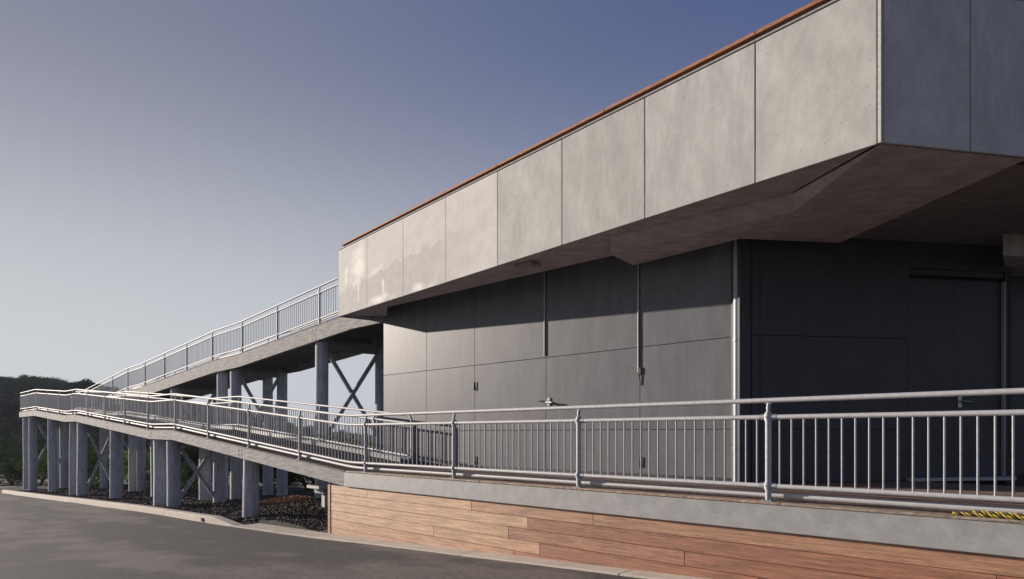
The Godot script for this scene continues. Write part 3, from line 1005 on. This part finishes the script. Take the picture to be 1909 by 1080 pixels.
func hedge(label: String, x0: float, z0: float, x1: float, z1: float, h: float, w: float, tone: Color, n: int) -> void:
	var o := thing("hedge", label, "hedge", Vector3((x0 + x1) / 2, terrain((x0 + x1) / 2, (z0 + z1) / 2), -(z0 + z1) / 2), WORLD)
	var st := mb()
	var stems := mb()
	for i in 12:
		var t := (i + .5) / 12
		var x := lerpf(x0, x1, t)
		var z := lerpf(z0, z1, t)
		tube(stems, [Vector3(x, terrain(x, z) - .1, -z), Vector3(x + .1, terrain(x, z) + h * .7, -z)], [.06, .02], 6)
	part(stems, "stems", M.bark, o, WORLD)
	for i in n:
		var t := rng.randf()
		var x := lerpf(x0, x1, t)
		var z := lerpf(z0, z1, t)
		var top := h * (1 + .07 * patchy.get_noise_2d(x * 20, z * 20))
		var yy := top * (1 - pow(rng.randf(), 2.2))
		var sw := w * sqrt(maxf(.05, 1 - pow(yy / top, 6)))
		var p := Vector3(x + rng.randf_range(-sw, sw), terrain(x, z) + yy, -z + rng.randf_range(-sw, sw))
		var v := rng.randf_range(.55, 1.3) * (1 + .4 * patchy.get_noise_2d(x * 25 + 9, yy * 30))
		leaf(st, p, Vector3(rng.randfn() * .6, rng.randfn() * .6 + .5, rng.randfn() * .6 + .5).normalized(), .10 * rng.randf_range(.6, 1.3), Color(tone.r * v, tone.g * v, tone.b * v))
	part(st, "foliage", M.leaf, o, WORLD)

func tree(label: String, x: float, z: float, h: float, r: Vector3, tone: Color) -> void:
	var y := terrain(x, z)
	var o := thing("tree", label, "tree", Vector3(x, y, -z), WORLD)
	var st := mb()
	tube(st, [Vector3(x, y - .3, -z), Vector3(x + .1, y + h * .45, -z), Vector3(x - .1, y + h * .8, -z)], [.25, .17, .06], 8)
	for k in 5:
		var a := TAU * k / 5 + .4
		tube(st, [Vector3(x + .05, y + h * .4, -z), Vector3(x + cos(a) * r.x * .6, y + h * .75, -z + sin(a) * r.z * .6)], [.10, .03], 6)
	part(st, "trunk", M.bark, o, WORLD)
	st = mb()
	crown(st, Vector3(x, y + h - r.y * .8, -z), r, 3200, .17, tone, 14)
	part(st, "crown", M.leaf, o, WORLD)

func build_forest() -> void:
	for v in 3:
		var st := mb()
		crown(st, Vector3(0, 1.5, 0), Vector3(2.2, 1.6, 2.2), 1500, .15, Color(.072, .084, .060), 9)
		var mm := MultiMesh.new()
		mm.transform_format = MultiMesh.TRANSFORM_3D
		mm.use_colors = true
		mm.mesh = st.commit()
		var list := []
		for i in 900:
			var z := rng.randf_range(62, 165)
			var x := rng.randf_range(-1.15, -.12) * z
			var h := terrain(x, z)
			list.append(Transform3D(Basis(Vector3.UP, rng.randf() * TAU).scaled(Vector3.ONE * rng.randf_range(.55, 1.05) * (1.0 if z > 90 else .8)), Vector3(x, h - .4, -z)))
		mm.instance_count = list.size()
		for i in list.size():
			mm.set_instance_transform(i, list[i])
			var t := rng.randf_range(.6, 1.35)
			mm.set_instance_color(i, Color(t, t * rng.randf_range(.95, 1.1), t))
		var o := MultiMeshInstance3D.new()
		o.multimesh = mm; o.material_override = M.leaf; o.name = numbered("coastal_scrub", self)
		add_child(o, true)
		tag(o, ["dense dark coastal scrub covering the far hillside", "dark scrub mixed through the far hillside", "low dark bushes mixed through the far hillside"][v], "scrub", "", "stuff")

func build_planting() -> void:
	build_forest()
	tree("flat-topped dark tree on the skyline just left of the upper ramp's foot", -67.5, 108, 5.0, Vector3(2.6, 1.3, 2.2), Color(.035, .045, .028))
	hedge("clipped dark hedge at the far left end of the asphalt", -62, 44, -31.5, 47, 2.0, 1.0, Color(.085, .12, .045), 22000)
	hedge("taller dark hedge behind the clipped hedge at far left", -75, 56, -37, 60, 3.0, 1.2, Color(.09, .12, .05), 22000)
	var at := [
		["broad dark shrub behind the leftmost pair of piles", 72, 41, 2.0, 1.15, .8], ["low dark shrub between the first two left pile groups", 112, 38, 1.7, 1.0, .8],
		["dark shrub behind the third pile from the left", 160, 39, 1.9, 1.2, .9], ["mid green shrub left of the upper ramp's far piles", 203, 36, 1.7, 1.2, 1.2],
		["bright yellow green shrub seen between the middle lower piles", 268, 35, 1.9, 1.35, 3.4], ["small low green shrub at foot of the middle piles", 262, 31, .9, .55, 2.8],
		["round glossy shrub behind the crossed braces of the lower ramp", 355, 29.5, 1.3, .75, 2.2], ["dark shrub right of the crossed braces at ground level", 388, 33, 1.5, 1.2, .7],
		["tall dark shrub behind the upper ramp's paired piles", 462, 37, 2.0, 1.5, .8], ["yellow green shrub behind the lower ramp's back rail", 540, 38, 2.0, 1.62, 2.4],
		["light green shrub between the tall pile and the back rail", 585, 36, 1.8, 1.5, 2.4], ["dark green shrub under the crossed braces of the upper ramp", 640, 34, 2.0, 1.45, 1.0],
		["low dark shrub in the shade behind the small bench", 575, 27, 1.6, .95, .5], ["low dark shrub behind the single front pile by the plank skirt", 505, 28, 1.5, .8, .6],
		["green shrub close to the building's left corner", 690, 32, 1.8, 1.35, 1.2], ["dark shrub far left of the piles beyond the landing", 22, 43, 1.7, 1.0, .7]]
	for a in at:
		var t: float = a[5]
		shrub(a[0], (a[1] - 954.5) * a[2] / 1273.0, a[2], Vector3(a[3], a[4], a[3] * .8), Color(.125 * t, .155 * t, .058 * t))

# ---------------------------------------------------------------- small things
func build_small() -> void:
	var o := thing("soffit_light", "flat rectangular bulkhead light fixed under the soffit", "light fitting", Vector3(.24, 2.63 + E, -10.55), WORLD)
	var f := Transform3D(FD.basis, Vector3(.24, 2.639 + E, -10.55))
	var st := mb()
	bx(st, Vector3(-.19, -.055, -.11), Vector3(.19, -.001, .11), .012)
	part(st, "housing", M.flash, o, f)
	st = mb()
	bx(st, Vector3(-.15, -.066, -.075), Vector3(.15, -.054, .075), .006)
	part(st, "lens", M.lens, o, f)
	# bench under the ramp
	o = thing("bench", "small pale bench on a single leg under the ramp beside the plank skirt", "bench", Vector3(-14.7, bed(14.7, 8.1), -8.1), FD)
	st = mb()
	var y := bed(14.7, 8.1)
	bx(st, Vector3(-14.98, y + .46, -8.9), Vector3(-14.38, y + .53, -7.75), .012)
	part(st, "seat", M.white, o, FD)
	st = mb()
	bx(st, Vector3(-14.9, y + .34, -8.5), Vector3(-14.45, y + .459, -7.9), .01)
	part(st, "bearer", M.brace, o, FD)
	st = mb()
	bx(st, Vector3(-14.76, y - .15, -8.3), Vector3(-14.60, y + .339, -8.02), .01)
	part(st, "leg", M.white, o, FD)
	# yellow and black rope on the deck edge
	o = thing("rope", "yellow and black twisted rope lying along the deck edge", "rope", Vector3(1, E - .66, -6.5), FD)
	for strand in 3:
		for tone in 2:
			st = mb()
			for coil in 2:
				var p := []
				for k in 420:
					var x := -1.49 + k * .008 + coil * .12
					var a: float = k * .55 + TAU * strand / 3
					var c := Vector3(x, E - .645 + coil * .012, -6.47 - coil * .06 + .018 * sin(x * 3.2 + coil * 2))
					p.append(c + Vector3(0, cos(a), sin(a)) * .009)
				if (strand < 2) == (tone == 0): tube(st, p, .0085, 6)
			if (strand < 2) == (tone == 0):
				part(st, "strand", M.rope_yellow if tone == 0 else M.black, o, FD)

func _ready() -> void:
	# ---- camera, sky, sun, exposure
	var cam := Camera3D.new()
	cam.name = "camera"
	add_child(cam)
	cam.position = Vector3(0, E, 0)
	cam.near = .05; cam.far = 6000
	cam.set_frustum(.05 * 1080.0 / 1273.0, Vector2(0, .05 * 270.0 / 1273.0), .05, 6000)
	cam.current = true
	var to_sun := Vector3(-2.145, .520, -1.05).normalized()
	var sun := DirectionalLight3D.new()
	sun.name = "sun"
	add_child(sun)
	sun.look_at_from_position(Vector3.ZERO, -to_sun, Vector3.UP)
	sun.light_color = Color(1.0, .945, .885)
	sun.light_energy = 1.6
	sun.light_angular_distance = .5
	sun.shadow_enabled = true
	var env := Environment.new()
	env.background_mode = Environment.BG_SKY
	env.sky = Sky.new()
	env.sky.sky_material = make_sky(to_sun)
	env.tonemap_mode = Environment.TONE_MAPPER_LINEAR
	env.tonemap_exposure = 1.3
	env.sdfgi_enabled = true; env.ssao_enabled = true; env.ssil_enabled = true
	var we := WorldEnvironment.new()
	env.fog_enabled = true
	env.fog_density = .0004
	env.fog_light_color = Color(.78, .81, .86)
	we.environment = env
	add_child(we)
	# ---- structure
	rng.seed = 2024
	patchy.seed = 3; patchy.frequency = .05; patchy.fractal_octaves = 3
	make_materials()
	M.painted_sun = painted_sun_material()
	build_ground()
	build_kerb()
	build_building()
	build_deck()
	var lb := [[15.6, 5], [20.9, 15], [22.1, 7], [26.9, 7], [31.7, 15], [33.0, 5], [37.3, 5], [41.9, 15], [43.6, 7]]
	ramp("long lower ramp on grey timber piles rising leftward from the deck", LOWER, 10.99, 44.1, EDGE, 8.36, .252, lb, 6.68, 8.0, .18)
	var ub := [[16.4, 15, 10.76], [22.0, 15], [23.1, 7], [27.7, 15], [32.0, 5], [33.2, 5], [38.0, 15], [43.4, 7]]
	ramp("upper ramp on tall grey piles climbing from the far landing to the terrace", UPPER, 12.4, 44.1, 8.70, 10.72, .38, ub, 8.93, 10.5, .175)
	# ---- balustrades
	rail_meshes()
	var near := []
	for k in range(-1, 4): near.append(3.06 + 2.43 * k)
	balustrade("galvanised balustrade along the level deck edge above the plank skirt", "", LOWER, 6.475, -4.2, 10.38, near)
	near = []
	for k in range(4, 17): near.append(3.06 + 2.43 * k)
	near.append(43.95)
	balustrade("galvanised balustrade on the near edge of the lower ramp", "", LOWER, 6.475, 10.385, 44.0, near)
	near = []
	for k in 12: near.append(12.9 + 2.43 * k)
	balustrade("balustrade on the lower ramp's back edge, ending in a rounded hoop near the wall", "", LOWER, 8.29, 11.65, 40.6, near, true)
	near = []
	for k in range(-1, 12): near.append(16.18 + 2.43 * k)
	balustrade("balustrade on the near edge of the upper ramp against the sky", "", UPPER, 8.74, 13.6, 44.0, near)
	balustrade("balustrade on the far edge of the upper ramp, mostly hidden", "", UPPER, 10.68, 13.6, 44.0, near, false, true)
	# ---- planting and small things
	build_planting()
	build_small()
